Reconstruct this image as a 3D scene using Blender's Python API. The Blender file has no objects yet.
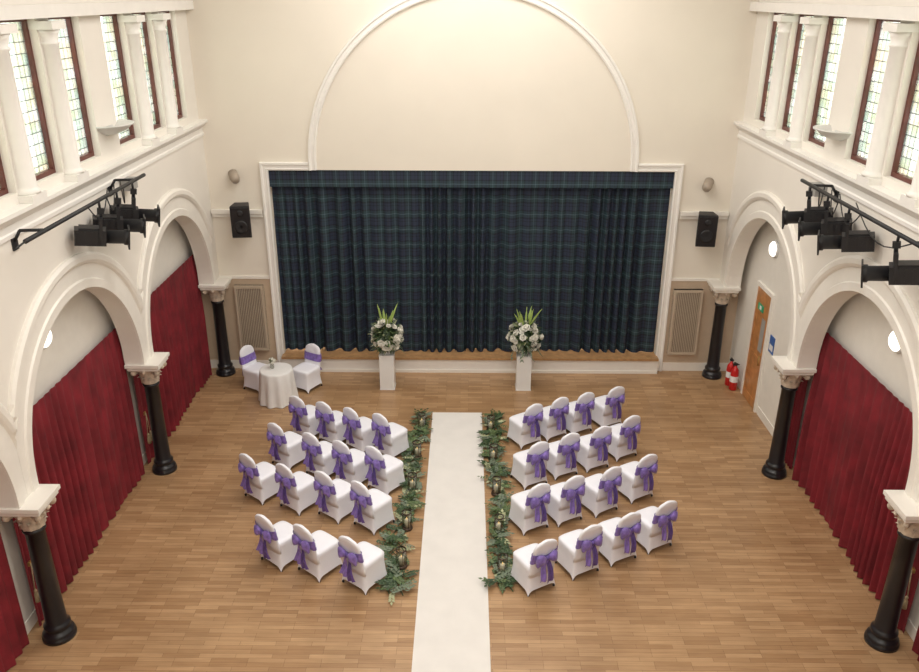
import bpy, bmesh, math, random
from math import sin, cos, pi, radians, sqrt
from mathutils import Vector, Matrix
random.seed(7)
S=bpy.context.scene
try: S.view_settings.view_transform='Standard'
except Exception: pass
# ------------------------------------------------------------------ materials
def newmat(name):
    m=bpy.data.materials.new(name); m.use_nodes=True
    return m, m.node_tree, m.node_tree.nodes['Principled BSDF']
def mat(name,col,rough=.6,metal=0.,var=.06,scale=6.,bump=0.,emit=None,estr=0.,sheen=0.,bscale=None):
    m,nt,b=newmat(name); N=nt.nodes; L=nt.links
    b.inputs['Roughness'].default_value=rough; b.inputs['Metallic'].default_value=metal
    tc=N.new('ShaderNodeTexCoord'); nz=N.new('ShaderNodeTexNoise'); nz.inputs['Scale'].default_value=scale; nz.inputs['Detail'].default_value=4
    L.new(tc.outputs['Object'],nz.inputs['Vector'])
    r=N.new('ShaderNodeValToRGB'); r.color_ramp.elements[0].position=.3; r.color_ramp.elements[1].position=.7
    r.color_ramp.elements[0].color=[c*(1-var) for c in col]+[1]; r.color_ramp.elements[1].color=[min(1,c*(1+var)) for c in col]+[1]
    L.new(nz.outputs['Fac'],r.inputs[0]); L.new(r.outputs[0],b.inputs['Base Color'])
    if bump:
        n2=N.new('ShaderNodeTexNoise'); n2.inputs['Scale'].default_value=bscale or scale*8; L.new(tc.outputs['Object'],n2.inputs['Vector'])
        bp=N.new('ShaderNodeBump'); bp.inputs['Strength'].default_value=bump; bp.inputs['Distance'].default_value=.01
        L.new(n2.outputs['Fac'],bp.inputs['Height']); L.new(bp.outputs[0],b.inputs['Normal'])
    if emit: b.inputs['Emission Color'].default_value=list(emit)+[1]; b.inputs['Emission Strength'].default_value=estr
    if sheen: b.inputs['Sheen Weight'].default_value=sheen
    return m
M_wall=mat('cream_plaster',(.80,.755,.69),.75,var=.02,scale=1.5)
M_back=mat('back_wall_plaster',(.80,.74,.645),.75,var=.025,scale=.8)
M_trim=mat('cream_gloss_trim',(.84,.80,.735),.45,var=.02)
M_white=mat('white_moulding',(.85,.82,.775),.5,var=.02)
M_dado=mat('tan_dado',(.56,.43,.31),.7,var=.04)
M_aisle=mat('aisle_plaster',(.80,.765,.70),.8,var=.02)
M_red=mat('red_velvet',(.18,.010,.018),.8,var=.3,scale=3)
M_black=mat('black_iron',(.012,.012,.015),.3,var=.1)
M_blackm=mat('black_metal_matte',(.012,.012,.014),.5,var=.1)
M_cap=mat('carved_capital_stone',(.58,.48,.38),.7,var=.25,scale=14,bump=.5)
M_frame=mat('dark_red_window_wood',(.11,.026,.018),.4,var=.15)
M_cloth=mat('white_spandex',(.86,.86,.92),.6,var=.015,bump=.0)
M_linen=mat('white_linen',(.82,.81,.80),.7,var=.02)
M_purple=mat('purple_satin',(.22,.145,.47),.35,var=.35,scale=18,sheen=.2)
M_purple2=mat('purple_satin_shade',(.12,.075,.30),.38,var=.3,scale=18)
M_ped=mat('white_pedestal_gloss',(.85,.85,.84),.3,var=.01)
M_leafs=[mat('leaf_dark',(.035,.070,.025),.5,var=.3),mat('leaf_mid',(.09,.135,.05),.5,var=.3),mat('leaf_pale',(.36,.38,.22),.5,var=.25),mat('leaf_eucalyptus',(.15,.19,.13),.6,var=.25)]
M_petal=mat('ivory_petal',(.84,.82,.74),.6,var=.08,scale=20)
M_spike=mat('lime_spike',(.34,.46,.12),.5,var=.2)
M_wood=mat('oak_nosing',(.42,.24,.11),.35,var=.2,scale=9)
M_door=mat('orange_oak_door',(.50,.22,.075),.35,var=.2,scale=7)
M_grille=mat('grille_paint',(.50,.41,.31),.5,var=.04)
M_grilled=mat('grille_gap',(.18,.14,.105),.6,var=.04)
M_wax=mat('candle_wax',(.85,.78,.62),.5,var=.03)
M_bronze=mat('dark_bronze',(.07,.045,.03),.4,metal=.5)
M_brass=mat('brass',(.55,.38,.15),.3,metal=.9)
M_fire=mat('extinguisher_red',(.55,.015,.015),.3,var=.05)
M_blue=mat('sign_blue',(.03,.12,.4),.4); M_green=mat('sign_green',(.05,.4,.2),.4); M_sign=mat('sign_white',(.8,.8,.8),.4)
M_lamp=mat('lit_opal_glass',(.9,.88,.8),.4,emit=(1,.95,.85),estr=2.5)
M_flame=mat('flame',(1,.7,.3),.4,emit=(1,.6,.2),estr=1.5)
M_grey=mat('grey_plastic',(.35,.34,.32),.5); M_beige=mat('beige_plastic',(.36,.30,.24),.5)
M_cable=mat('cable',(.02,.02,.02),.5)
M_bowl=mat('plaster_uplighter',(.66,.65,.62),.5,var=.02)
M_rope=mat('gold_tassel_rope',(.45,.36,.22),.8,var=.2,scale=40)
def m_glass():
    m=bpy.data.materials.new('hurricane_glass'); m.use_nodes=True; nt=m.node_tree; nt.nodes.clear()
    o=nt.nodes.new('ShaderNodeOutputMaterial'); t=nt.nodes.new('ShaderNodeBsdfTransparent'); g=nt.nodes.new('ShaderNodeBsdfGlossy'); g.inputs['Roughness'].default_value=.05
    x=nt.nodes.new('ShaderNodeMixShader'); x.inputs[0].default_value=.15
    t.inputs[0].default_value=(.75,.76,.72,1)
    nt.links.new(t.outputs[0],x.inputs[1]);nt.links.new(g.outputs[0],x.inputs[2]);nt.links.new(x.outputs[0],o.inputs[0]); return m
M_glass=m_glass()
def m_leaded():
    m=bpy.data.materials.new('leaded_glass'); m.use_nodes=True; nt=m.node_tree; nt.nodes.clear(); N=nt.nodes; L=nt.links
    o=N.new('ShaderNodeOutputMaterial'); tc=N.new('ShaderNodeTexCoord')
    sp=N.new('ShaderNodeSeparateXYZ'); cb=N.new('ShaderNodeCombineXYZ'); L.new(tc.outputs['Object'],sp.inputs[0])
    L.new(sp.outputs['Y'],cb.inputs[0]); L.new(sp.outputs['Z'],cb.inputs[1])
    br=N.new('ShaderNodeTexBrick'); br.offset=0; br.inputs['Scale'].default_value=1; br.inputs['Brick Width'].default_value=.115; br.inputs['Row Height'].default_value=.14
    br.inputs['Mortar Size'].default_value=.006; br.inputs['Color1'].default_value=(.62,.61,.58,1); br.inputs['Color2'].default_value=(.44,.50,.45,1); br.inputs['Mortar'].default_value=(.20,.21,.20,1)
    L.new(cb.outputs[0],br.inputs['Vector'])
    nz=N.new('ShaderNodeTexNoise'); nz.inputs['Scale'].default_value=3; L.new(cb.outputs[0],nz.inputs['Vector'])
    r=N.new('ShaderNodeValToRGB'); r.color_ramp.elements[0].position=.42; r.color_ramp.elements[1].position=.6; r.color_ramp.elements[0].color=(1,1,1,1); r.color_ramp.elements[1].color=(1,.95,.86,1); L.new(nz.outputs['Fac'],r.inputs[0])
    mx=N.new('ShaderNodeMix'); mx.data_type='RGBA'; mx.blend_type='MULTIPLY'; mx.inputs[0].default_value=1; L.new(br.outputs['Color'],mx.inputs[6]); L.new(r.outputs[0],mx.inputs[7])
    t=N.new('ShaderNodeBsdfTransparent'); tl=N.new('ShaderNodeBsdfTranslucent'); x=N.new('ShaderNodeMixShader'); x.inputs[0].default_value=.25
    L.new(mx.outputs[2],t.inputs[0]); L.new(mx.outputs[2],tl.inputs[0]); L.new(t.outputs[0],x.inputs[1]); L.new(tl.outputs[0],x.inputs[2]); L.new(x.outputs[0],o.inputs[0])
    return m
M_lead=m_leaded()
def m_floor():
    m,nt,b=newmat('oak_strip_floor'); N=nt.nodes; L=nt.links
    tc=N.new('ShaderNodeTexCoord')
    br=N.new('ShaderNodeTexBrick'); br.inputs['Scale'].default_value=1; br.inputs['Brick Width'].default_value=.48; br.inputs['Row Height'].default_value=.075
    br.offset=.37; br.offset_frequency=3
    br.inputs['Mortar Size'].default_value=.002; br.inputs['Bias'].default_value=0
    br.inputs['Color1'].default_value=(.345,.20,.098,1); br.inputs['Color2'].default_value=(.48,.305,.163,1); br.inputs['Mortar'].default_value=(.19,.105,.05,1)
    L.new(tc.outputs['Object'],br.inputs['Vector'])
    mp=N.new('ShaderNodeMapping'); mp.inputs['Scale'].default_value=(1.2,14,1); L.new(tc.outputs['Object'],mp.inputs[0])
    nz=N.new('ShaderNodeTexNoise'); nz.inputs['Scale'].default_value=2.2; nz.inputs['Detail'].default_value=6; L.new(mp.outputs[0],nz.inputs['Vector'])
    n2=N.new('ShaderNodeTexNoise'); n2.inputs['Scale'].default_value=.8; n2.inputs['Detail'].default_value=5; L.new(tc.outputs['Object'],n2.inputs['Vector'])
    r=N.new('ShaderNodeValToRGB'); r.color_ramp.elements[0].color=(.88,.86,.84,1); r.color_ramp.elements[1].color=(1.08,1.08,1.08,1); r.color_ramp.elements[0].position=.3; r.color_ramp.elements[1].position=.7
    L.new(nz.outputs['Fac'],r.inputs[0])
    r2=N.new('ShaderNodeValToRGB'); r2.color_ramp.elements[0].color=(.84,.82,.80,1); r2.color_ramp.elements[1].color=(1.10,1.10,1.10,1); r2.color_ramp.elements[0].position=.3; r2.color_ramp.elements[1].position=.7
    L.new(n2.outputs['Fac'],r2.inputs[0])
    a=N.new('ShaderNodeMix'); a.data_type='RGBA'; a.blend_type='MULTIPLY'; a.inputs[0].default_value=1; L.new(br.outputs['Color'],a.inputs[6]); L.new(r.outputs[0],a.inputs[7])
    c=N.new('ShaderNodeMix'); c.data_type='RGBA'; c.blend_type='MULTIPLY'; c.inputs[0].default_value=1; L.new(a.outputs[2],c.inputs[6]); L.new(r2.outputs[0],c.inputs[7])
    L.new(c.outputs[2],b.inputs['Base Color'])
    rr=N.new('ShaderNodeMapRange'); rr.inputs['To Min'].default_value=.24; rr.inputs['To Max'].default_value=.40; L.new(n2.outputs['Fac'],rr.inputs[0]); L.new(rr.outputs[0],b.inputs['Roughness'])
    return m
M_floor=m_floor()
def m_tartan():
    m,nt,b=newmat('tartan_cloth'); N=nt.nodes; L=nt.links
    tc=N.new('ShaderNodeTexCoord'); sp=N.new('ShaderNodeSeparateXYZ'); L.new(tc.outputs['Object'],sp.inputs[0])
    outs=[]
    for ax,per in(('X',.30),('Z',.34)):
        d=N.new('ShaderNodeMath'); d.operation='DIVIDE'; d.inputs[1].default_value=per; L.new(sp.outputs[ax],d.inputs[0])
        f=N.new('ShaderNodeMath'); f.operation='FRACT'; L.new(d.outputs[0],f.inputs[0])
        r=N.new('ShaderNodeValToRGB'); cr=r.color_ramp; cr.interpolation='CONSTANT'
        nav=(.018,.027,.055,1); blk=(.006,.008,.014,1); grn=(.018,.042,.050,1); lt=(.085,.13,.16,1)
        st=[(0,nav),(.14,blk),(.18,nav),(.32,blk),(.42,grn),(.60,lt),(.65,grn),(.82,blk),(.90,nav)]
        cr.elements[0].position=0; cr.elements[0].color=nav; cr.elements[1].position=st[1][0]; cr.elements[1].color=st[1][1]
        for p,cc in st[2:]:
            e=cr.elements.new(p); e.color=cc
        L.new(f.outputs[0],r.inputs[0]); outs.append(r)
    x=N.new('ShaderNodeMix'); x.data_type='RGBA'; x.inputs[0].default_value=.55; L.new(outs[0].outputs[0],x.inputs[6]); L.new(outs[1].outputs[0],x.inputs[7])
    L.new(x.outputs[2],b.inputs['Base Color']); b.inputs['Roughness'].default_value=.8
    return m
M_tartan=m_tartan()
M_carpet=mat('ivory_carpet',(.75,.72,.69),.95,var=.03,scale=3,bump=.2,bscale=200)
# ------------------------------------------------------------------ mesh builder
class MB:
    def __init__(s): s.v=[];s.f=[];s.m=[];s.s=[];s.mats=[]
    def mi(s,m):
        if m not in s.mats: s.mats.append(m)
        return s.mats.index(m)
    def add(s,v,f,m,M=None,sm=False):
        o=len(s.v); k=s.mi(m)
        for p in v:
            p=Vector(p); s.v.append(tuple(M@p) if M is not None else tuple(p))
        for q in f: s.f.append([o+i for i in q]); s.m.append(k); s.s.append(sm)
    def box(s,a,b,m,M=None):
        x0,y0,z0=a;x1,y1,z1=b
        s.add([(x0,y0,z0),(x1,y0,z0),(x1,y1,z0),(x0,y1,z0),(x0,y0,z1),(x1,y0,z1),(x1,y1,z1),(x0,y1,z1)],
              [(0,3,2,1),(4,5,6,7),(0,1,5,4),(1,2,6,5),(2,3,7,6),(3,0,4,7)],m,M)
    def loft(s,rings,m,M=None,closed=True,cap=True,sm=True):
        n=len(rings[0]); v=[p for r in rings for p in r]; f=[]
        for i in range(len(rings)-1):
            for j in range(n if closed else n-1):
                k=(j+1)%n; f.append((i*n+j,i*n+k,(i+1)*n+k,(i+1)*n+j))
        if cap and closed:
            f.append(tuple(range(n-1,-1,-1))); f.append(tuple((len(rings)-1)*n+j for j in range(n)))
        s.add(v,f,m,M,sm)
    def lathe(s,prof,m,n=16,M=None,sm=True,cap=True,sq=0):
        rings=[]
        for r,z in prof:
            rings.append([(r*cos(2*pi*j/n),r*sin(2*pi*j/n),z) for j in range(n)])
        s.loft(rings,m,M,True,cap,sm)
    def tube(s,path,r,m,n=8,M=None):
        P=[Vector(p) for p in path]; rings=[]
        for i,p in enumerate(P):
            t=(P[min(i+1,len(P)-1)]-P[max(i-1,0)]).normalized()
            a=Vector((0,0,1)) if abs(t.z)<.9 else Vector((1,0,0))
            u=t.cross(a).normalized(); w=t.cross(u)
            rr=r[i] if isinstance(r,(list,tuple)) else r
            rings.append([tuple(p+u*rr*cos(2*pi*j/n)+w*rr*sin(2*pi*j/n)) for j in range(n)])
        s.loft(rings,m,M)
    def mesh(s,name):
        me=bpy.data.meshes.new(name); me.from_pydata(s.v,[],s.f)
        for m in s.mats: me.materials.append(m)
        me.polygons.foreach_set('material_index',s.m); me.polygons.foreach_set('use_smooth',s.s); me.update()
        bm=bmesh.new(); bm.from_mesh(me); bmesh.ops.recalc_face_normals(bm,faces=bm.faces); bm.to_mesh(me); bm.free()
        return me
    def obj(s,name,loc=(0,0,0),rz=0,parent=None):
        return place(s.mesh(name),name,loc,rz,parent)
def place(me,name,loc=(0,0,0),rz=0,parent=None):
    o=bpy.data.objects.new(name,me); S.collection.objects.link(o); o.location=loc; o.rotation_euler=(0,0,rz)
    if parent: o.parent=parent
    return o
def T(x,y,z): return Matrix.Translation((x,y,z))
def R(a,ax): return Matrix.Rotation(a,4,ax)
# ------------------------------------------------------------------ dimensions
FX=5.52; COLX=5.53; WB=5.82; AX=5.98; BY=17.0
COLY=[16.70,12.63,8.49,4.32,.15,-4.02]
LEDGE=5.61; CEIL=10.2; Y0=-4.0
SX=.03; ARX=.07
# floor / ceiling
b=MB(); b.box((-6.3,Y0-.2,-.1),(6.3,BY+1.8,0),M_floor); b.obj('floor')
b=MB(); b.box((-6.3,Y0-.2,CEIL),(6.3,BY+1.8,CEIL+.1),M_wall); b.obj('ceiling')
b=MB()
for y in COLY[:-1]: b.box((-FX,y-.12,CEIL-.3),(FX,y+.12,CEIL),M_trim)
b.obj('trim_ceiling_beams')
b=MB(); b.box((-6.3,Y0-.2,0),(6.3,Y0,CEIL),M_wall); b.obj('wall_rear')
# ---- side walls
ZS=2.31; RI=1.83; RO=2.34
def archz(y):
    for i in range(len(COLY)-1):
        yc=(COLY[i]+COLY[i+1])/2
        if abs(y-yc)<RI: return ZS+sqrt(RI*RI-(y-yc)**2)
    return 2.21
def side(sg,nm):
    b=MB()
    ys=[]
    y=Y0
    for i in range(len(COLY)-1):
        yc=(COLY[i]+COLY[i+1])/2
        for k in range(41): ys.append(yc+RI*cos(pi*k/40))
        ys+= [yc+RI+1e-4,yc-RI-1e-4]
    ys+=[BY,Y0]
    ys=sorted(set(ys)); v=[];f=[]
    top=LEDGE-.02
    for y in ys:
        z=archz(y)
        if z<ZS+1e-3: z=2.21
        v+= [(sg*FX,y,z),(sg*FX,y,top),(sg*WB,y,z),(sg*WB,y,top)]
    for i in range(len(ys)-1):
        a=4*i;c=a+4
        f+=[(a,c,c+1,a+1),(a+2,a+3,c+3,c+2),(a,a+2,c+2,c)]
    b.add(v,f,M_wall)
    XF=5.56; XB=5.9
    wins=[]
    for i in range(len(COLY)-1):
        yc=(COLY[i]+COLY[i+1])/2
        for d in(-1.24,0,1.24): wins.append((yc+d-.44,yc+d+.44))
    wins.sort()
    def bx(y0,y1,z0,z1): 
        xs=sorted((sg*XF,sg*XB)); b.box((xs[0],y0,z0),(xs[1],y1,z1),M_wall)
    bx(Y0,BY,5.5,5.74); bx(Y0,BY,7.72,CEIL)
    prev=Y0
    for a,c in wins: bx(prev,a,5.74,7.72); prev=c
    bx(prev,BY,5.74,7.72)
    xs=sorted((sg*AX,sg*(AX+.2))); b.box((xs[0],Y0,0),(xs[1],BY,LEDGE),M_aisle)
    b.obj('wall_'+nm)
    t=MB()
    prof=[(RI,-.02),(RI,.035),(1.95,.035),(1.97,.01),(2.17,.01),(2.19,.045),(2.23,.07),(2.30,.07),(RO,.04),(RO,-.01)]
    for i in range(len(COLY)-1):
        yc=(COLY[i]+COLY[i+1])/2; hw=(COLY[i]-COLY[i+1])/2
        rings=[]
        for k in range(-1,50):
            a=max(0,k)*pi/48 if k<49 else pi
            row=[]
            for r,p in prof:
                yy=r*cos(a); zz=ZS+r*sin(a)
                if k==-1 or k==49: zz=2.2
                if abs(yy)>hw-.002:
                    yy=math.copysign(hw-.002,yy); p=min(p,.01)
                row.append((sg*(FX-p),yc+yy,zz))
            rings.append(row)
        t.loft(rings,M_trim,closed=False,cap=False,sm=False)
    t.obj('trim_archivolts_'+nm)
    c=MB()
    P=[(FX+.02,5.28),(FX-.03,5.29),(FX-.03,5.34),(FX-.015,5.36),(FX-.015,5.44),(FX-.05,5.47),(FX-.09,5.52),(FX-.10,5.54),(FX-.14,5.56),(FX-.14,LEDGE),(5.60,LEDGE)]
    c.loft([[(sg*x,y,z) for x,z in P] for y in(Y0,BY)],M_white,closed=False,cap=False,sm=False)
    c.obj('trim_cornice_'+nm)
    c=MB()
    for i in range(len(COLY)-1):
        yc=(COLY[i]+COLY[i+1])/2
        for d in(-.62,.62):
            y=yc+d; Mx=T(sg*5.53,y,0)
            c.box((-.15,-.18,LEDGE),(.15,.18,LEDGE+.09),M_white,Mx)
            c.lathe([(.16,LEDGE+.09),(.165,LEDGE+.12),(.14,LEDGE+.15),(.13,LEDGE+.17),(.125,6.6),(.12,7.36),(.14,7.38),(.14,7.40),(.12,7.42),(.14,7.50),(.17,7.56)],M_white,20,Mx)
            c.box((-.18,-.19,7.56),(.18,.19,7.66),M_white,Mx)
    x0,x1=sorted((sg*5.40,sg*5.57)); c.box((x0,Y0,7.70),(x1,BY,7.86),M_white)
    c.obj('trim_clerestory_columns_'+nm)
    return wins
n=0
for sg,nm in((-1,'left'),(1,'right')):
    wins=side(sg,nm)
    for a,c in wins:
        n+=1; w=MB()
        x0,x1=5.66,5.76
        def bb(y0,y1,z0,z1,xa=x0,xb=x1,m=M_frame):
            q=sorted((sg*xa,sg*xb)); w.box((q[0],y0,z0),(q[1],y1,z1),m)
        bb(a,a+.05,5.74,7.72);bb(c-.05,c,5.74,7.72);bb(a+.05,c-.05,5.74,5.80);bb(a+.05,c-.05,7.66,7.72)
        w.box((min(sg*5.715,sg*5.725),a+.05,5.80),(max(sg*5.715,sg*5.725),c-.05,7.66),M_lead)
        w.obj('window_%d'%n)
# ---- back wall
b=MB()
OL,OR,OT=SX-4.26,SX+4.26,4.58
b.box((-6.18,BY,0),(OL,BY+.25,CEIL),M_back); b.box((OR,BY,0),(6.18,BY+.25,CEIL),M_back); b.box((OL,BY,OT),(OR,BY+.25,CEIL),M_back)
b.obj('wall_back')
b=MB(); b.box((-6.18,BY+1.55,0),(6.18,BY+1.7,CEIL),M_dado); b.obj('wall_stage_rear')
b=MB()
for x0,x1 in((-5.98,OL-.17),(OR+.17,5.98)):
    b.box((x0,BY-.02,0),(x1,BY,2.18),M_dado); b.box((x0,BY-.04,2.18),(x1,BY,2.24),M_trim); b.box((x0,BY-.04,0),(x1,BY,.2),M_trim)
b.obj('trim_dado_back')
b=MB()
for x0,x1 in((-5.5,OL-.19),(OR+.19,5.5)):
    b.box((x0,BY-.10,3.66),(x1,BY,3.74),M_trim); b.box((x0,BY-.06,3.58),(x1,BY,3.66),M_trim)
b.obj('trim_impost_shelf')
b=MB()
AR=3.44; AZ=4.74
prof=[(-.005,0.0),(0,.05),(.03,.06),(.045,.045),(.10,.045),(.12,.07),(.155,.07),(.165,.04),(.165,0)]
for sg in(-1,1):
    x=SX+sg*4.26
    def ring(px,pz,dx,dz): return [(px+dx*u,BY-p,pz+dz*u) for u,p in prof]
    rings=[ring(x,0,sg,0),ring(x,OT,sg,1),ring(ARX+sg*(AR+.0),OT,0,1)]
    b.loft(rings,M_white,closed=False,cap=False,sm=False)
rings=[]
a0=-math.asin((AZ-OT)/AR)
for k in range(65):
    a=a0+(pi-2*a0)*k/64
    rings.append([(ARX+(AR-.165+u)*cos(a),BY-p,AZ+(AR-.165+u)*sin(a)) for u,p in prof])
b.loft(rings,M_white,closed=False,cap=False,sm=False)
b.obj('trim_proscenium_arch')
# ---- stage platform
b=MB()
b.box((OL-.02,16.80,0),(OR+.02,BY,.33),M_white)
b.box((OL+.01,BY,0),(OR-.01,BY+1.5,.33),M_white)
b.box((OL-.02,16.76,.33),(OR+.02,BY,.38),M_wood)
b.box((OL+.01,BY,.33),(OR-.01,BY+1.5,.38),M_wood)
b.box((OL-.02,16.785,0),(OR+.02,16.80,.07),M_trim)
b.obj('stage_platform')
# ---- curtains
def curtain(axis,a0,a1,z0,z1,xc,m,fold=.16,amp=.05,rows=8,seed=0,sc=0,ta=.5):
    rnd=random.Random(seed); b=MB()
    n=int((a1-a0)/fold*12); ph=[rnd.uniform(0,6) for _ in range(6)]
    rings=[]
    for r in range(rows+1):
        z=z1+(z0-z1)*r/rows; t=r/rows; row=[]
        for i in range(n+1):
            a=a0+(a1-a0)*i/n
            u=2*pi*a/fold+2.6*sin(a*1.7+ph[0])+1.6*sin(a*4.1+ph[1])+.6*t*sin(a*2.7+ph[4])
            A=amp*(ta+(1-ta)*min(1,t*2.2))*(.65+.35*sin(a*2.3+ph[2])+.2*sin(a*7+ph[5]))
            d=A*(sin(u)+.3*sin(2*u+ph[3]+t)*t)
            zz=z+(sc*sin(a*1.1)*.012 if r==rows else 0)
            row.append((a,xc+d,zz) if axis=='X' else (xc+d,a,zz))
        rings.append(row)
    b.loft(rings,m,closed=False,cap=False,sm=True)
    return b
b=curtain('X',OL+.01,SX-.02,.40,4.5,BY+.13,M_tartan,.25,.11,10,3,sc=1)
b2=curtain('X',SX-.10,OR-.01,.40,4.5,BY+.15,M_tartan,.25,.11,10,8,sc=1)
b.add(b2.v,b2.f,M_tartan,sm=True)
b.obj('tartan_stage_curtain')
b=curtain('X',OL+.005,OR-.005,4.22,4.58,BY+.01,M_tartan,.42,.012,2,4); b.obj('tartan_curtain_pelmet')
for sg in(-1,1):
    for i in range(4):
        y0,y1=COLY[i+1]+.12,COLY[i]-.12
        if sg==1 and i==0: y1=13.25
        b=curtain('Y',y0,y1,.02,2.88,sg*5.875,M_red,.19 if not(sg==1 and i==0) else .11,.075,10,10+i+sg,ta=.12)
        b.obj('red_curtain')
# ---- arcade columns
def column_mesh():
    b=MB()
    b.lathe([(.215,.0),(.215,.05),(.20,.06),(.205,.09),(.19,.12),(.16,.14),(.155,.17),(.17,.19),(.17,.22),(.15,.24),(.135,.27),(.128,.6),(.118,1.72),(.14,1.73),(.14,1.76),(.12,1.775)],M_black,24)
    b.lathe([(.125,1.775),(.13,1.83),(.145,1.92),(.18,2.01),(.24,2.07),(.24,2.09)],M_cap,24)
    for ring,(z0,h,nn,r0,out) in enumerate([(1.79,.14,10,.125,.06),(1.88,.16,10,.14,.09)]):
        for j in range(nn):
            a=2*pi*(j+.5*ring)/nn; Mx=R(a,'Z'); rows=[]
            for q in range(6):
                t=q/5; w=.05*sin(pi*(.25+.7*t))*(1.1-.5*t)+.008; rr=r0+.01+out*t**2; z=z0+h*sin(t*2.0)/1.0*.95
                rows.append([(rr-.01,-w,z),(rr+.02,0,z),(rr-.01,w,z)])
            b.loft(rows,M_cap,Mx,closed=False,cap=False)
    for a in range(4):
        Mx=R(pi/4+a*pi/2,'Z')@T(.27,0,2.03)@R(pi/2,'X')
        b.lathe([(.045,-.03),(.055,0),(.045,.03)],M_cap,12,Mx)
        Mx=R(a*pi/2,'Z')
        b.lathe([(.0,-.03),(.035,-.01),(.035,.01),(.0,.03)],M_cap,8,Mx@T(.24,0,2.06)@R(pi/2,'Y'))
    def sq(h,z): return [(-h,-h,z),(h,-h,z),(h,h,z),(-h,h,z)]
    b.loft([sq(.24,2.08),sq(.26,2.10),sq(.26,2.13),sq(.285,2.155),sq(.285,2.21)],M_trim,sm=False)
    return b.mesh('arcade_column')
cm=column_mesh()
for sg in(-1,1):
    for y in COLY[:-1]: place(cm,'arcade_column',(sg*COLX,y,0))
# ---- baseboards
for sg,nm in((-1,'left'),(1,'right')):
    b=MB(); x0,x1=sorted((sg*AX,sg*(AX-.015)))
    segs=[(Y0,BY)] if sg<0 else [(Y0,14.9),(15.9,BY)]
    for a,c in segs: b.box((x0,a,0),(x1,c,.18),M_trim)
    b.obj('baseboard_'+nm)
# ---- door
b=MB()
x=AX
b.box((x-.05,14.95,0),(x,15.03,2.58),M_trim); b.box((x-.05,15.80,0),(x,15.88,2.58),M_trim); b.box((x-.05,15.03,2.50),(x,15.80,2.58),M_trim)
b.box((x-.03,15.03,.01),(x,15.80,2.50),M_door)
for y in(15.03,15.72): b.box((x-.038,y,.01),(x-.03,y+.08,2.50),M_door)
for z in(.01,1.02,2.40): b.box((x-.038,15.11,z),(x-.03,15.72,z+.10 if z>.5 else .2),M_door)
b.box((x-.036,15.16,1.25),(x-.03,15.36,1.95),M_grey)
b.tube([(x-.03,15.12,1.0),(x-.07,15.12,1.0),(x-.07,15.12,1.2),(x-.03,15.12,1.2)],.012,M_brass)
b.obj('door_1')
b=MB(); b.box((AX-.012,14.62,1.45),(AX,14.86,1.80),M_blue); b.box((AX-.014,14.65,1.50),(AX-.012,14.83,1.62),M_sign); b.obj('blue_notice_sign')
b=MB(); b.box((AX-.045,15.35,2.05),(AX-.032,15.65,2.19),M_green); b.box((AX-.047,15.45,2.08),(AX-.045,15.55,2.16),M_sign); b.obj('exit_sign')
b=MB(); b.box((AX-.03,14.2,1.35),(AX,14.36,1.52),M_sign); b.box((AX-.036,14.25,1.40),(AX-.03,14.31,1.47),M_grey); b.obj('light_switch')
def ext():
    b=MB()
    b.lathe([(.07,0),(.085,.02),(.085,.42),(.075,.48),(.04,.53),(.025,.55),(.025,.58)],M_fire,16)
    b.box((-.03,-.02,.58),(.03,.06,.61),M_black); b.box((-.015,-.09,.62),(.015,.05,.64),M_black)
    b.tube([(0,.04,.6),(.03,.1,.55),(.05,.1,.4),(.07,.08,.2)],.012,M_black)
    b.lathe([(.0865,.2),(.0865,.34)],M_sign,16,cap=False)
    return b.mesh('fire_extinguisher')
em=ext(); place(em,'fire_extinguisher',(5.78,16.25,0)); place(em,'fire_extinguisher',(5.80,16.02,0),.4)
# ---- round wall lights
def wl():
    b=MB()
    b.lathe([(.17,0),(.17,.03),(.155,.05)],M_sign,24); b.lathe([(.15,.04),(.145,.07),(.11,.10),(.05,.115),(.001,.12)],M_lamp,24)
    return b.mesh('round_wall_light')
wm=wl()
for sg,y,z in((-1,10.35,3.58),(1,10.45,3.55),(1,15.3,3.42),(-1,6.3,3.55),(1,6.3,3.55)):
    o=place(wm,'round_wall_light',(sg*AX,y,z)); o.rotation_euler=(0,-sg*pi/2,0)
# ---- tassel tie-backs
def tassel():
    b=MB()
    b.box((-.02,-.03,0),(.0,.03,.06),M_brass)
    for k in(-1,1):
        b.tube([(-.03,0,.03),(-.035,k*.03,-.15),(-.03,k*.05,-.35)],.008,M_rope,6)
        b.lathe([(.012,.03),(.022,.01),(.02,-.01),(.014,-.02),(.028,-.05),(.034,-.17)],M_rope,10,T(-.035,k*.05,-.38))
    return b.mesh('tassel_tieback')
tm=tassel()
for sg,y in((-1,8.62),(1,8.62),(-1,12.76)):
    o=place(tm,'tassel_tieback',(sg*5.80,y-.0,1.05)); o.rotation_euler=(0,0,0 if sg>0 else pi)
# ---- uplighter bowls on the clerestory wall
def bowl():
    b=MB(); rings=[]
    for r,z in((.03,-.15),(.14,-.135),(.27,-.08),(.36,.0),(.385,.0),(.385,.02),(.35,.02),(.26,-.05),(.10,-.11)):
        rings.append([(r*sin(pi*j/20)*1.0,r*cos(pi*j/20)*1.08,z) for j in range(21)])
    b.loft(rings,M_bowl,closed=False,cap=False)
    b.box((-.0,-.12,-.15),(.03,.12,-.02),M_bowl)
    return b.mesh('uplighter_bowl')
bm_=bowl()
o=place(bm_,'uplighter_bowl',(-5.56,12.64,6.14)); o=place(bm_,'uplighter_bowl',(5.56,12.52,6.12),pi)
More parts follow.
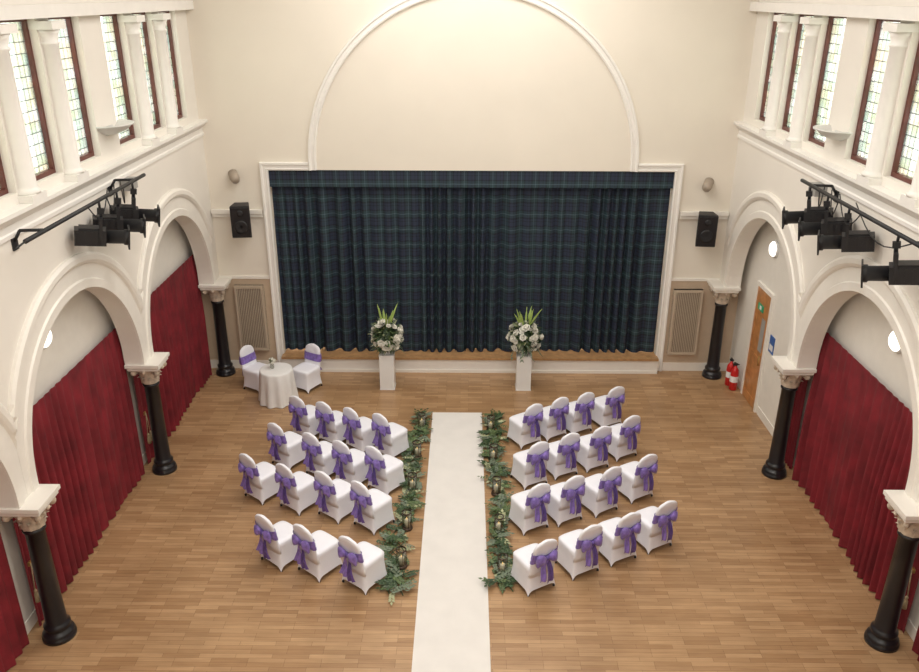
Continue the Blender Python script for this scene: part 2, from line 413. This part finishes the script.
# ---- PA speakers and small floods by the stage
def spk():
    b=MB()
    def sec(w0,w1,d,z): return [(-w0,-d,z),(w0,-d,z),(w1,.15,z),(-w1,.15,z)]
    b.loft([sec(.19,.14,.17,-.34),sec(.20,.15,.2,-.32),sec(.20,.15,.2,.32),sec(.19,.14,.17,.34)],M_blackm,sm=False)
    b.box((-.18,-.212,-.30),(.18,-.2,.30),M_black)
    b.lathe([(.13,0),(.14,.012),(.11,.016),(.03,.0)],M_blackm,20,T(0,-.212,-.10)@R(pi/2,'X'))
    b.lathe([(.06,0),(.07,.012),(.04,.016)],M_blackm,16,T(0,-.212,.19)@R(pi/2,'X'))
    b.box((-.04,.15,-.08),(.04,.31,.08),M_blackm); b.box((-.09,.31,-.14),(.09,.33,.14),M_blackm)
    return b.mesh('wall_speaker')
sm_=spk(); place(sm_,'wall_speaker',(-4.78,BY-.37,3.60),.12); place(sm_,'wall_speaker',(4.96,BY-.37,3.45),-.12)
def flood():
    b=MB()
    b.lathe([(.10,-.16),(.10,.04),(.08,.10),(.05,.12)],M_beige,16,T(0,-.22,0)@R(pi/2+.5,'X'))
    b.box((-.03,-.16,-.03),(.03,0,.03),M_beige); b.box((-.06,-.02,-.08),(.06,0,.08),M_beige)
    return b.mesh('wall_flood_lamp')
fm=flood(); place(fm,'wall_flood_lamp',(-5.0,BY,4.45),.5); place(fm,'wall_flood_lamp',(5.05,BY,4.32),-.5)
def grille():
    b=MB(); W,Hh=.64,1.55
    b.box((-W/2,-.08,0),(W/2,0,Hh),M_grilled)
    for x in(-W/2,W/2-.05): b.box((x,-.11,0),(x+.05,0,Hh),M_grille)
    for z in(0,Hh-.06): b.box((-W/2+.05,-.11,z),(W/2-.05,0,z+.06),M_grille)
    k=14
    for i in range(k):
        x=-W/2+.06+i*(W-.12-.018)/(k-1)
        b.box((x,-.105,.06),(x+.018,-.08,Hh-.06),M_grille)
    return b.mesh('radiator_grille')
gm=grille(); place(gm,'radiator_grille',(-4.86,BY-.04,.50)); place(gm,'radiator_grille',(4.84,BY-.04,.45))
# ---- lighting bars with stage spotlights
def spot():
    b=MB()
    b.box((-.12,-.30,-.40),(.12,.06,-.21),M_blackm)
    b.box((-.10,-.25,-.21),(.10,.02,-.185),M_blackm)
    b.lathe([(.085,.0),(.085,.22),(.10,.23),(.10,.29),(.08,.29),(.075,.24)],M_blackm,18,T(0,.04,-.305)@R(-pi/2,'X'))
    b.lathe([(.001,0),(.075,.0)],M_grey,18,T(0,.30,-.305)@R(-pi/2,'X'))
    for sx in(-1,1): b.box((sx*.135-.006,-.02,-.33),(sx*.135+.006,.02,-.06),M_blackm)
    b.box((-.14,-.02,-.07),(.14,.02,-.055),M_blackm)
    b.lathe([(.02,-.06),(.02,.0)],M_blackm,8); b.box((-.03,-.04,-.02),(.03,.04,.05),M_blackm)
    for q in((-.14,.31,-.43,.14,.33,-.41),(-.14,.31,-.20,.14,.33,-.18),(-.14,.31,-.41,-.12,.33,-.20),(.12,.31,-.41,.14,.33,-.20)): b.box(q[:3],q[3:],M_blackm)
    for k in range(4): b.box((-.124,-.27+.08*k,-.385),(.124,-.245+.08*k,-.225),M_black)
    return b.mesh('stage_spotlight')
spm=spot()
def bar(sg,y0,y1,z,lights,box_y,drop=.10):
    b=MB(); X=sg*5.1
    b.tube([(X,y0,z),(X,y1,z)],.028,M_blackm,10)
    for y in(y0+.5,y1-.35):
        b.tube([(X,y,z),(sg*(FX-.1),y,z-.01)],.02,M_blackm,8); b.tube([(sg*(FX-.1),y,z-.01),(sg*(FX-.015),y,z-.14)],.02,M_blackm,8); b.box((min(sg*FX,sg*(FX-.02)),y-.06,z-.25),(max(sg*FX,sg*(FX-.02)),y+.06,z-.08),M_blackm)
    b.box((min(sg*(FX-.18),sg*(FX-.0)),box_y-.14,z-.26),(max(sg*(FX-.18),sg*(FX-.0)),box_y+.14,z-.09),M_grey)
    for i in range(len(lights)):
        y=lights[i]; pts=[]
        b.tube([(X,y,z),(X,y,z-drop)],.018,M_blackm,8)
        for q in range(9):
            t=q/8; pts.append((X+sg*(.06+.25*t),y-.2+t*(box_y-y+.2)*.6,z-.06-.28*sin(pi*t)))
        b.tube(pts,.009,M_cable,6)
    b.tube([(X,y0,z),(X,y0-.2,z-.02)],.012,M_cable,6)
    b.obj('lighting_bar')
    for y in lights:
        o=place(spm,'stage_spotlight',(X,y,z-.045-drop)); o.scale=(1.12,1.12,1.12); o.rotation_euler=(radians(-8),0,(-1.15 if sg<0 else 1.15))
bar(-1,8.9,12.6,5.38,[10.9,11.5,12.1],12.75,.12)
bar(1,8.6,12.5,5.36,[12.15,11.5,10.8,9.45],12.65,.10)
# ---- carpet runner
b=MB(); b.box((-.74,3.5,0),(.275,14.85,.012),M_carpet); b.obj('aisle_carpet_runner')
# ---- chairs
def chair_mesh():
    b=MB()
    N=48
    def rr(w,d,e,j):
        a=2*pi*j/N; c,s_=cos(a),sin(a)
        return (math.copysign(abs(c)**(2/e),c)*w, math.copysign(abs(s_)**(2/e),s_)*d)
    rings=[]
    for z,w,d,e in((.495,.10,.10,3),(.498,.17,.17,4),(.49,.22,.22,5),(.465,.238,.238,6),(.40,.235,.235,6),(.28,.236,.236,6),(.15,.245,.245,7),(0,.262,.262,9)):
        row=[]
        for j in range(N):
            x,y=rr(w,d,e,j)
            a=2*pi*j/N; mid=abs(cos(2*a))
            zz=z
            if z<=.15:
                lift=(.09 if z==0 else .03)*mid**.8; zz=z+lift
                pin=1-.05*mid; x*=pin; y*=pin
            elif z<.42: 
                pin=1-.04*mid; x*=pin;y*=pin
            row.append((x,y,zz))
        rings.append(row)
    b.loft(rings,M_cloth,cap=False); 
    b.add(rings[0],[tuple(range(N))],M_cloth,sm=True)
    def half(z):
        t=(z-.40)/(.93-.40)
        w=.222-.02*t
        if z>.78: 
            q=(z-.78)/.15; w=w*sqrt(max(0.0,1-q**2.6))
        return max(w,.02)
    def yb(z): return -.215-.075*(z-.4)/.5
    rings=[]
    for z in(.30,.40,.5,.6,.7,.78,.82,.86,.89,.91,.925,.93):
        w=half(z); th=.034 if z<.9 else .024
        row=[]
        for j in range(24):
            a=2*pi*j/24; c,s_=cos(a),sin(a)
            row.append((math.copysign(abs(c)**.5,c)*w, yb(z)+math.copysign(abs(s_)**.8,s_)*th, z))
        rings.append(row)
    b.loft(rings,M_cloth)
    for sx in(-1,1):
        for sy in(-1,1): b.lathe([(.018,0),(.018,.03)],M_blackm,8,T(sx*.225,sy*.225,0))
    rings=[]
    for k in range(7):
        t=k/6; z=.575+.17*t; row=[]
        for j in range(32):
            a=2*pi*j/32; c,s_=cos(a),sin(a)
            x=math.copysign(abs(c)**.5,c)*(half(z)+.012); y=yb(z)+math.copysign(abs(s_)**.8,s_)*.047
            zz=z
            if s_<0:  g=max(0,1-abs(x)/.2); zz=.655+(z-.655)*(1-.6*g)
            row.append((x,y+.004*sin(k*2.2),zz))
        rings.append(row)
    b.loft(rings,M_purple,cap=False)
    yk=yb(.65)-.05
    for sx in(-1,1):
        rings=[]
        for q in range(9):
            t=q/8; x=.02+.16*t; h=.022+.075*sin(pi*min(1,t*.62+.0))**.9*(1 if t<.99 else .75); d=.012+.035*sin(pi*(.1+.85*t)); zc=.655+.02*t-.045*t*t
            row=[]
            for j in range(14):
                a=2*pi*j/14; w=1+.10*sin(3*a+q)
                row.append((sx*x,yk-.01-d*.6+d*cos(a)*w,zc+h*sin(a)*w))
            rings.append(row)
        b.loft(rings,M_purple)
        rings=[]
        for q in range(10):
            t=q/9; w=.022+.045*t; cx=sx*(.015+.07*t+.01*sin(t*5)); z=.64-.38*t-(.03*sx*t)
            y=yk-.03+.015*sin(t*6+sx)-.02*t
            row=[]
            for j in range(7):
                u=j/6*2-1; row.append((cx+u*w,y+.014*sin(u*5+t*3),z+(.02*u*sx if q==9 else 0)))
            rings.append(row)
        b.loft(rings,M_purple if sx<0 else M_purple2,closed=False,cap=False)
    b.lathe([(.001,-.04),(.028,-.03),(.034,0),(.028,.03),(.001,.04)],M_purple2,12,T(0,yk-.03,.655))
    return b.mesh('banquet_chair')
chm=chair_mesh()
rows=[
 [(-3.27,13.74),(-2.72,13.51),(-2.18,13.28),(-1.61,13.06)],
 [(-3.45,12.68),(-2.76,12.34),(-2.19,12.08),(-1.60,11.89)],
 [(-3.69,11.62),(-3.01,11.32),(-2.33,11.10),(-1.71,10.82)],
 [(-3.01,9.91),(-2.40,9.68),(-1.69,9.41)],
 [(1.19,13.48),(1.71,13.76),(2.23,13.97),(2.86,14.23)],
 [(1.17,12.09),(1.74,12.40),(2.34,12.65),(2.94,13.05)],
 [(1.07,10.80),(1.65,11.03),(2.29,11.30),(2.96,11.70)],
 [(1.04,9.38),(1.73,9.73),(2.35,10.04),(2.97,10.35)]]
rnd=random.Random(2)
for i,r in enumerate(rows):
    for (x,y) in r:
        a=radians(-38 if i<4 else 30)+rnd.uniform(-.05,.05)
        f=(-sin(a),cos(a))
        k=.27
        place(chm,'banquet_chair',(x+f[0]*k+(.03 if i>=4 else -.01),y+f[1]*.30,0),a)
place(chm,'banquet_chair',(-4.60,15.98,0),radians(-120)); place(chm,'banquet_chair',(-3.55,16.0,0),radians(150))
# ---- round table
b=MB()
N=64; rings=[]
for z,r,am in((.735,.02,0),(.735,.31,0),(.73,.335,0),(.70,.345,.004),(.5,.36,.012),(.25,.38,.022),(.015,.40,.034)):
    rings.append([((r+am*sin(10*2*pi*j/N+1))*cos(2*pi*j/N),(r+am*sin(10*2*pi*j/N+1))*sin(2*pi*j/N),z) for j in range(N)])
b.loft(rings,M_linen,cap=False); b.add(rings[0],[tuple(range(N))],M_linen)
b.obj('round_draped_table',(-4.04,15.38,0))
# ---- flowers
def leaf(b,p,d,up,L,w,m):
    d=d.normalized(); sd=d.cross(up)
    if sd.length<1e-3: sd=Vector((1,0,0))
    sd.normalize(); nn=sd.cross(d)
    p=Vector(p); 
    v=[p,p+d*L*.45+sd*w-nn*w*.3,p+d*L*.5+nn*.0,p+d*L*.45-sd*w-nn*w*.3,p+d*L-nn*L*.15]
    b.add([tuple(q) for q in v],[(0,1,2),(0,2,3),(1,4,2),(2,4,3)],m)
def rose(b,p,d,r,rnd,m=None):
    d=Vector(d).normalized(); q=d.to_track_quat('Z','Y').to_matrix().to_4x4(); Mx=T(*p)@q
    for ring,(nn,rad,tilt,h) in enumerate([(3,.25,.15,.85),(4,.5,.45,.8),(6,.85,.95,.6)]):
        for k in range(nn):
            a=2*pi*k/nn+ring*.5+rnd.uniform(-.1,.1); rows=[]
            for t in(0,.5,1):
                rr=r*(.1+rad*t**.8); z=r*(-.2+h*t*(1-.15*ring*t)); w=r*(.25+.45*sin(pi*(.15+.6*t)))*(.6+.2*ring)
                rows.append([(rr*cos(a)-u*w*sin(a),rr*sin(a)+u*w*cos(a),z-abs(u)*.1*r) for u in(-1,0,1)])
            b.loft(rows,m or M_petal,Mx,closed=False,cap=False)
    b.lathe([(.001,-.3*r),(.35*r,0),(.25*r,.5*r),(.001,.6*r)],m or M_petal,7,Mx)
def rdir(rnd,zmin=-.5):
    while True:
        v=Vector((rnd.uniform(-1,1),rnd.uniform(-1,1),rnd.uniform(-1,1)))
        if .1<v.length<1:
            v.normalize()
            if v.z>zmin: return v
def arrangement(seed):
    rnd=random.Random(seed); b=MB()
    def sq(h,z): return [(-h,-h,z),(h,-h,z),(h,h,z),(-h,h,z)]
    b.loft([sq(.165,0),sq(.165,.02),sq(.158,.02),sq(.158,.80),sq(.165,.80),sq(.165,.82)],M_ped,sm=False)
    b.lathe([(.07,.82),(.10,.84),(.12,.90),(.12,.94)],M_linen,16)
    C=Vector((0,0,1.22))
    b.lathe([(.001,.94),(.16,1.0),(.20,1.15),(.18,1.35),(.001,1.45)],M_leafs[0],12)
    for i in range(440):
        d=rdir(rnd,-.85); p=C+Vector((d.x*.18,d.y*.18,d.z*.24))
        leaf(b,p,(d+rdir(rnd,-1)*.6),Vector((rnd.uniform(-.4,.4),rnd.uniform(-.4,.4),1)),rnd.uniform(.12,.26),rnd.uniform(.018,.035),M_leafs[rnd.choice([0,0,1,1,2,3])])
    for i in range(54):
        d=rdir(rnd,-.8); k=rnd.uniform(.9,1.15); p=C+Vector((d.x*.32*k,d.y*.32*k,d.z*.32*k)); rose(b,p,d,rnd.uniform(.05,.085),rnd)
    for i in range(10):
        a=rnd.uniform(0,6.28); t=rnd.uniform(.1,.6); h=rnd.uniform(.32,.55)
        p0=C+Vector((.08*cos(a),.08*sin(a),.2)); p1=p0+Vector((h*t*cos(a),h*t*sin(a),h))
        pts=[p0.lerp(p1,q/6)+Vector((0,0,0.03*sin(pi*q/6))) for q in range(7)]
        b.tube([tuple(q) for q in pts],[.006,.014,.020,.022,.016,.010,.003],M_spike,6)
    for i in range(5):
        a=rnd.uniform(0,6.28); 
        for q in range(6):
            p=C+Vector((cos(a)*(.2+.03*q),sin(a)*(.2+.03*q),-.1-.055*q)); leaf(b,p,Vector((cos(a+rnd.uniform(-1,1)),sin(a+rnd.uniform(-1,1)),-.6)),Vector((0,0,1)),.10,.022,M_leafs[3])
    return b.mesh('pedestal_flower_arrangement')
place(arrangement(1),'pedestal_flower_arrangement',(-1.77,16.05,0)); place(arrangement(5),'pedestal_flower_arrangement',(1.20,16.05,0),0)
b=MB(); rnd=random.Random(4)
b.lathe([(.03,0),(.045,.03),(.04,.09),(.025,.12),(.032,.14)],M_glass,12)
for i in range(30): 
    d=rdir(rnd,-.2); leaf(b,Vector((0,0,.15)),d,Vector((0,0,1)),rnd.uniform(.06,.12),.015,M_leafs[rnd.choice([0,1,2])])
for i in range(9):
    d=rdir(rnd,.0); rose(b,tuple(Vector((0,0,.16))+d*.07),d,.03,rnd)
b.obj('flower_vase',(-4.12,15.40,.736))
# ---- garlands
lant=[(-.93,14.2),(-.96,13.1),(-.98,12.0),(-1.0,10.9),(-1.02,9.95),(.44,14.1),(.46,13.0),(.48,11.9),(.48,10.8),(.50,9.8)]
def garland(name,xc,w0,w1,y0,y1,seed,xlim):
    rnd=random.Random(seed); b=MB()
    for s in range(3):
        pts=[]
        for q in range(40):
            t=q/39; y=y0+(y1-y0)*t; w=w0+(w1-w0)*t
            pts.append((xc(t)+w*.4*sin(q*.9+s*2),y,.02+.01*sin(q+s)))
        b.tube(pts,.008,M_leafs[0],5)
    for i in range(240):
        t=rnd.random(); w=(w0+(w1-w0)*t)*(.7+.4*sin(t*23+seed))
        x=xc(t)+rnd.gauss(0,.40)*w; x=max(xlim[0],min(xlim[1],x)); y=y0+(y1-y0)*t; a=rnd.uniform(0,6.28); z=rnd.uniform(.03,.10)
        if any((x-u)**2+(y-v)**2<.012 for u,v in lant): continue
        m=M_leafs[rnd.choice([0,0,0,1,1,1,3,3,2])]; L=rnd.uniform(.05,.10)
        p=Vector((x,y,z)); h=Vector((cos(a),sin(a),rnd.uniform(-.1,.25)))
        for q in range(4):
            for sx in(-1,1):
                d=h+sx*Vector((-sin(a),cos(a),0))*rnd.uniform(.6,1.2)
                pp=p+h*.045*q; pp.z=max(pp.z,.02)
                leaf(b,pp,d,Vector((rnd.uniform(-.4,.4),rnd.uniform(-.4,.4),1)),L,L*rnd.uniform(.24,.38),m)
        leaf(b,p+h*.18,h,Vector((0,0,1)),L,L*.3,m)
    b.obj(name)
garland('foliage_garland',lambda t:-.97-.14*t+.04*sin(t*14),.20,.31,14.75,9.30,3,(-1.45,-.88))
garland('foliage_garland',lambda t:.47+.05*t+.04*sin(t*12+1),.18,.26,14.70,9.4,11,(.38,.9))
def lantern():
    b=MB()
    b.lathe([(.085,0),(.09,.01),(.09,.04),(.075,.05)],M_bronze,18)
    b.lathe([(.070,.05),(.075,.14),(.072,.32)],M_glass,20,cap=False)
    b.lathe([(.074,.305),(.080,.33),(.068,.33)],M_bronze,20,cap=False)
    for k in range(4):
        a=k*pi/2+.4; b.tube([(.078*cos(a),.078*sin(a),.04),(.078*cos(a),.078*sin(a),.32)],.005,M_bronze,6)
    b.lathe([(.040,.05),(.040,.18),(.034,.185)],M_wax,14)
    b.lathe([(.002,.185),(.007,.198),(.005,.215),(.0005,.23)],M_flame,8)
    return b.mesh('hurricane_candle')
lm=lantern()
for x,y in lant: place(lm,'hurricane_candle',(x,y,.0))
# ---- unseen area lights added below the ceiling to brighten the hall
def fill_light(x,y,sx,sy,power,col=(1,.97,.93)):
    ld=bpy.data.lights.new('ceiling_fill_light','AREA'); ld.shape='RECTANGLE'; ld.size=sx; ld.size_y=sy; ld.energy=power; ld.color=col
    o=bpy.data.objects.new('ceiling_fill_light',ld); S.collection.objects.link(o); o.location=(x,y,CEIL-.35)
for y in(-1,3,7,11,15): fill_light(0,y,6,2.0,232)
W_=bpy.data.worlds.new('sky'); S.world=W_; W_.use_nodes=True
bg=W_.node_tree.nodes['Background']; bg.inputs[0].default_value=(.97,.985,1,1); bg.inputs[1].default_value=8.0
# ---- camera
f=811.654; pit=radians(22.889); ya=radians(.428); ro=radians(.155)
fw=Vector((-sin(ya),cos(ya),0)); rt=Vector((cos(ya),sin(ya),0))
fwd=fw*cos(pit)+Vector((0,0,-1))*sin(pit); up=rt.cross(fwd)
rt2=rt*cos(ro)+up*sin(ro); up2=up*cos(ro)-rt*sin(ro)
cd=bpy.data.cameras.new('camera'); cd.lens=36*f/919; cd.sensor_width=36; cd.sensor_fit='HORIZONTAL'
co=bpy.data.objects.new('camera',cd); S.collection.objects.link(co)
Mw=Matrix((rt2,up2,-fwd)).transposed().to_4x4(); Mw.translation=Vector((-.078,0,8)); co.matrix_world=Mw
S.camera=co
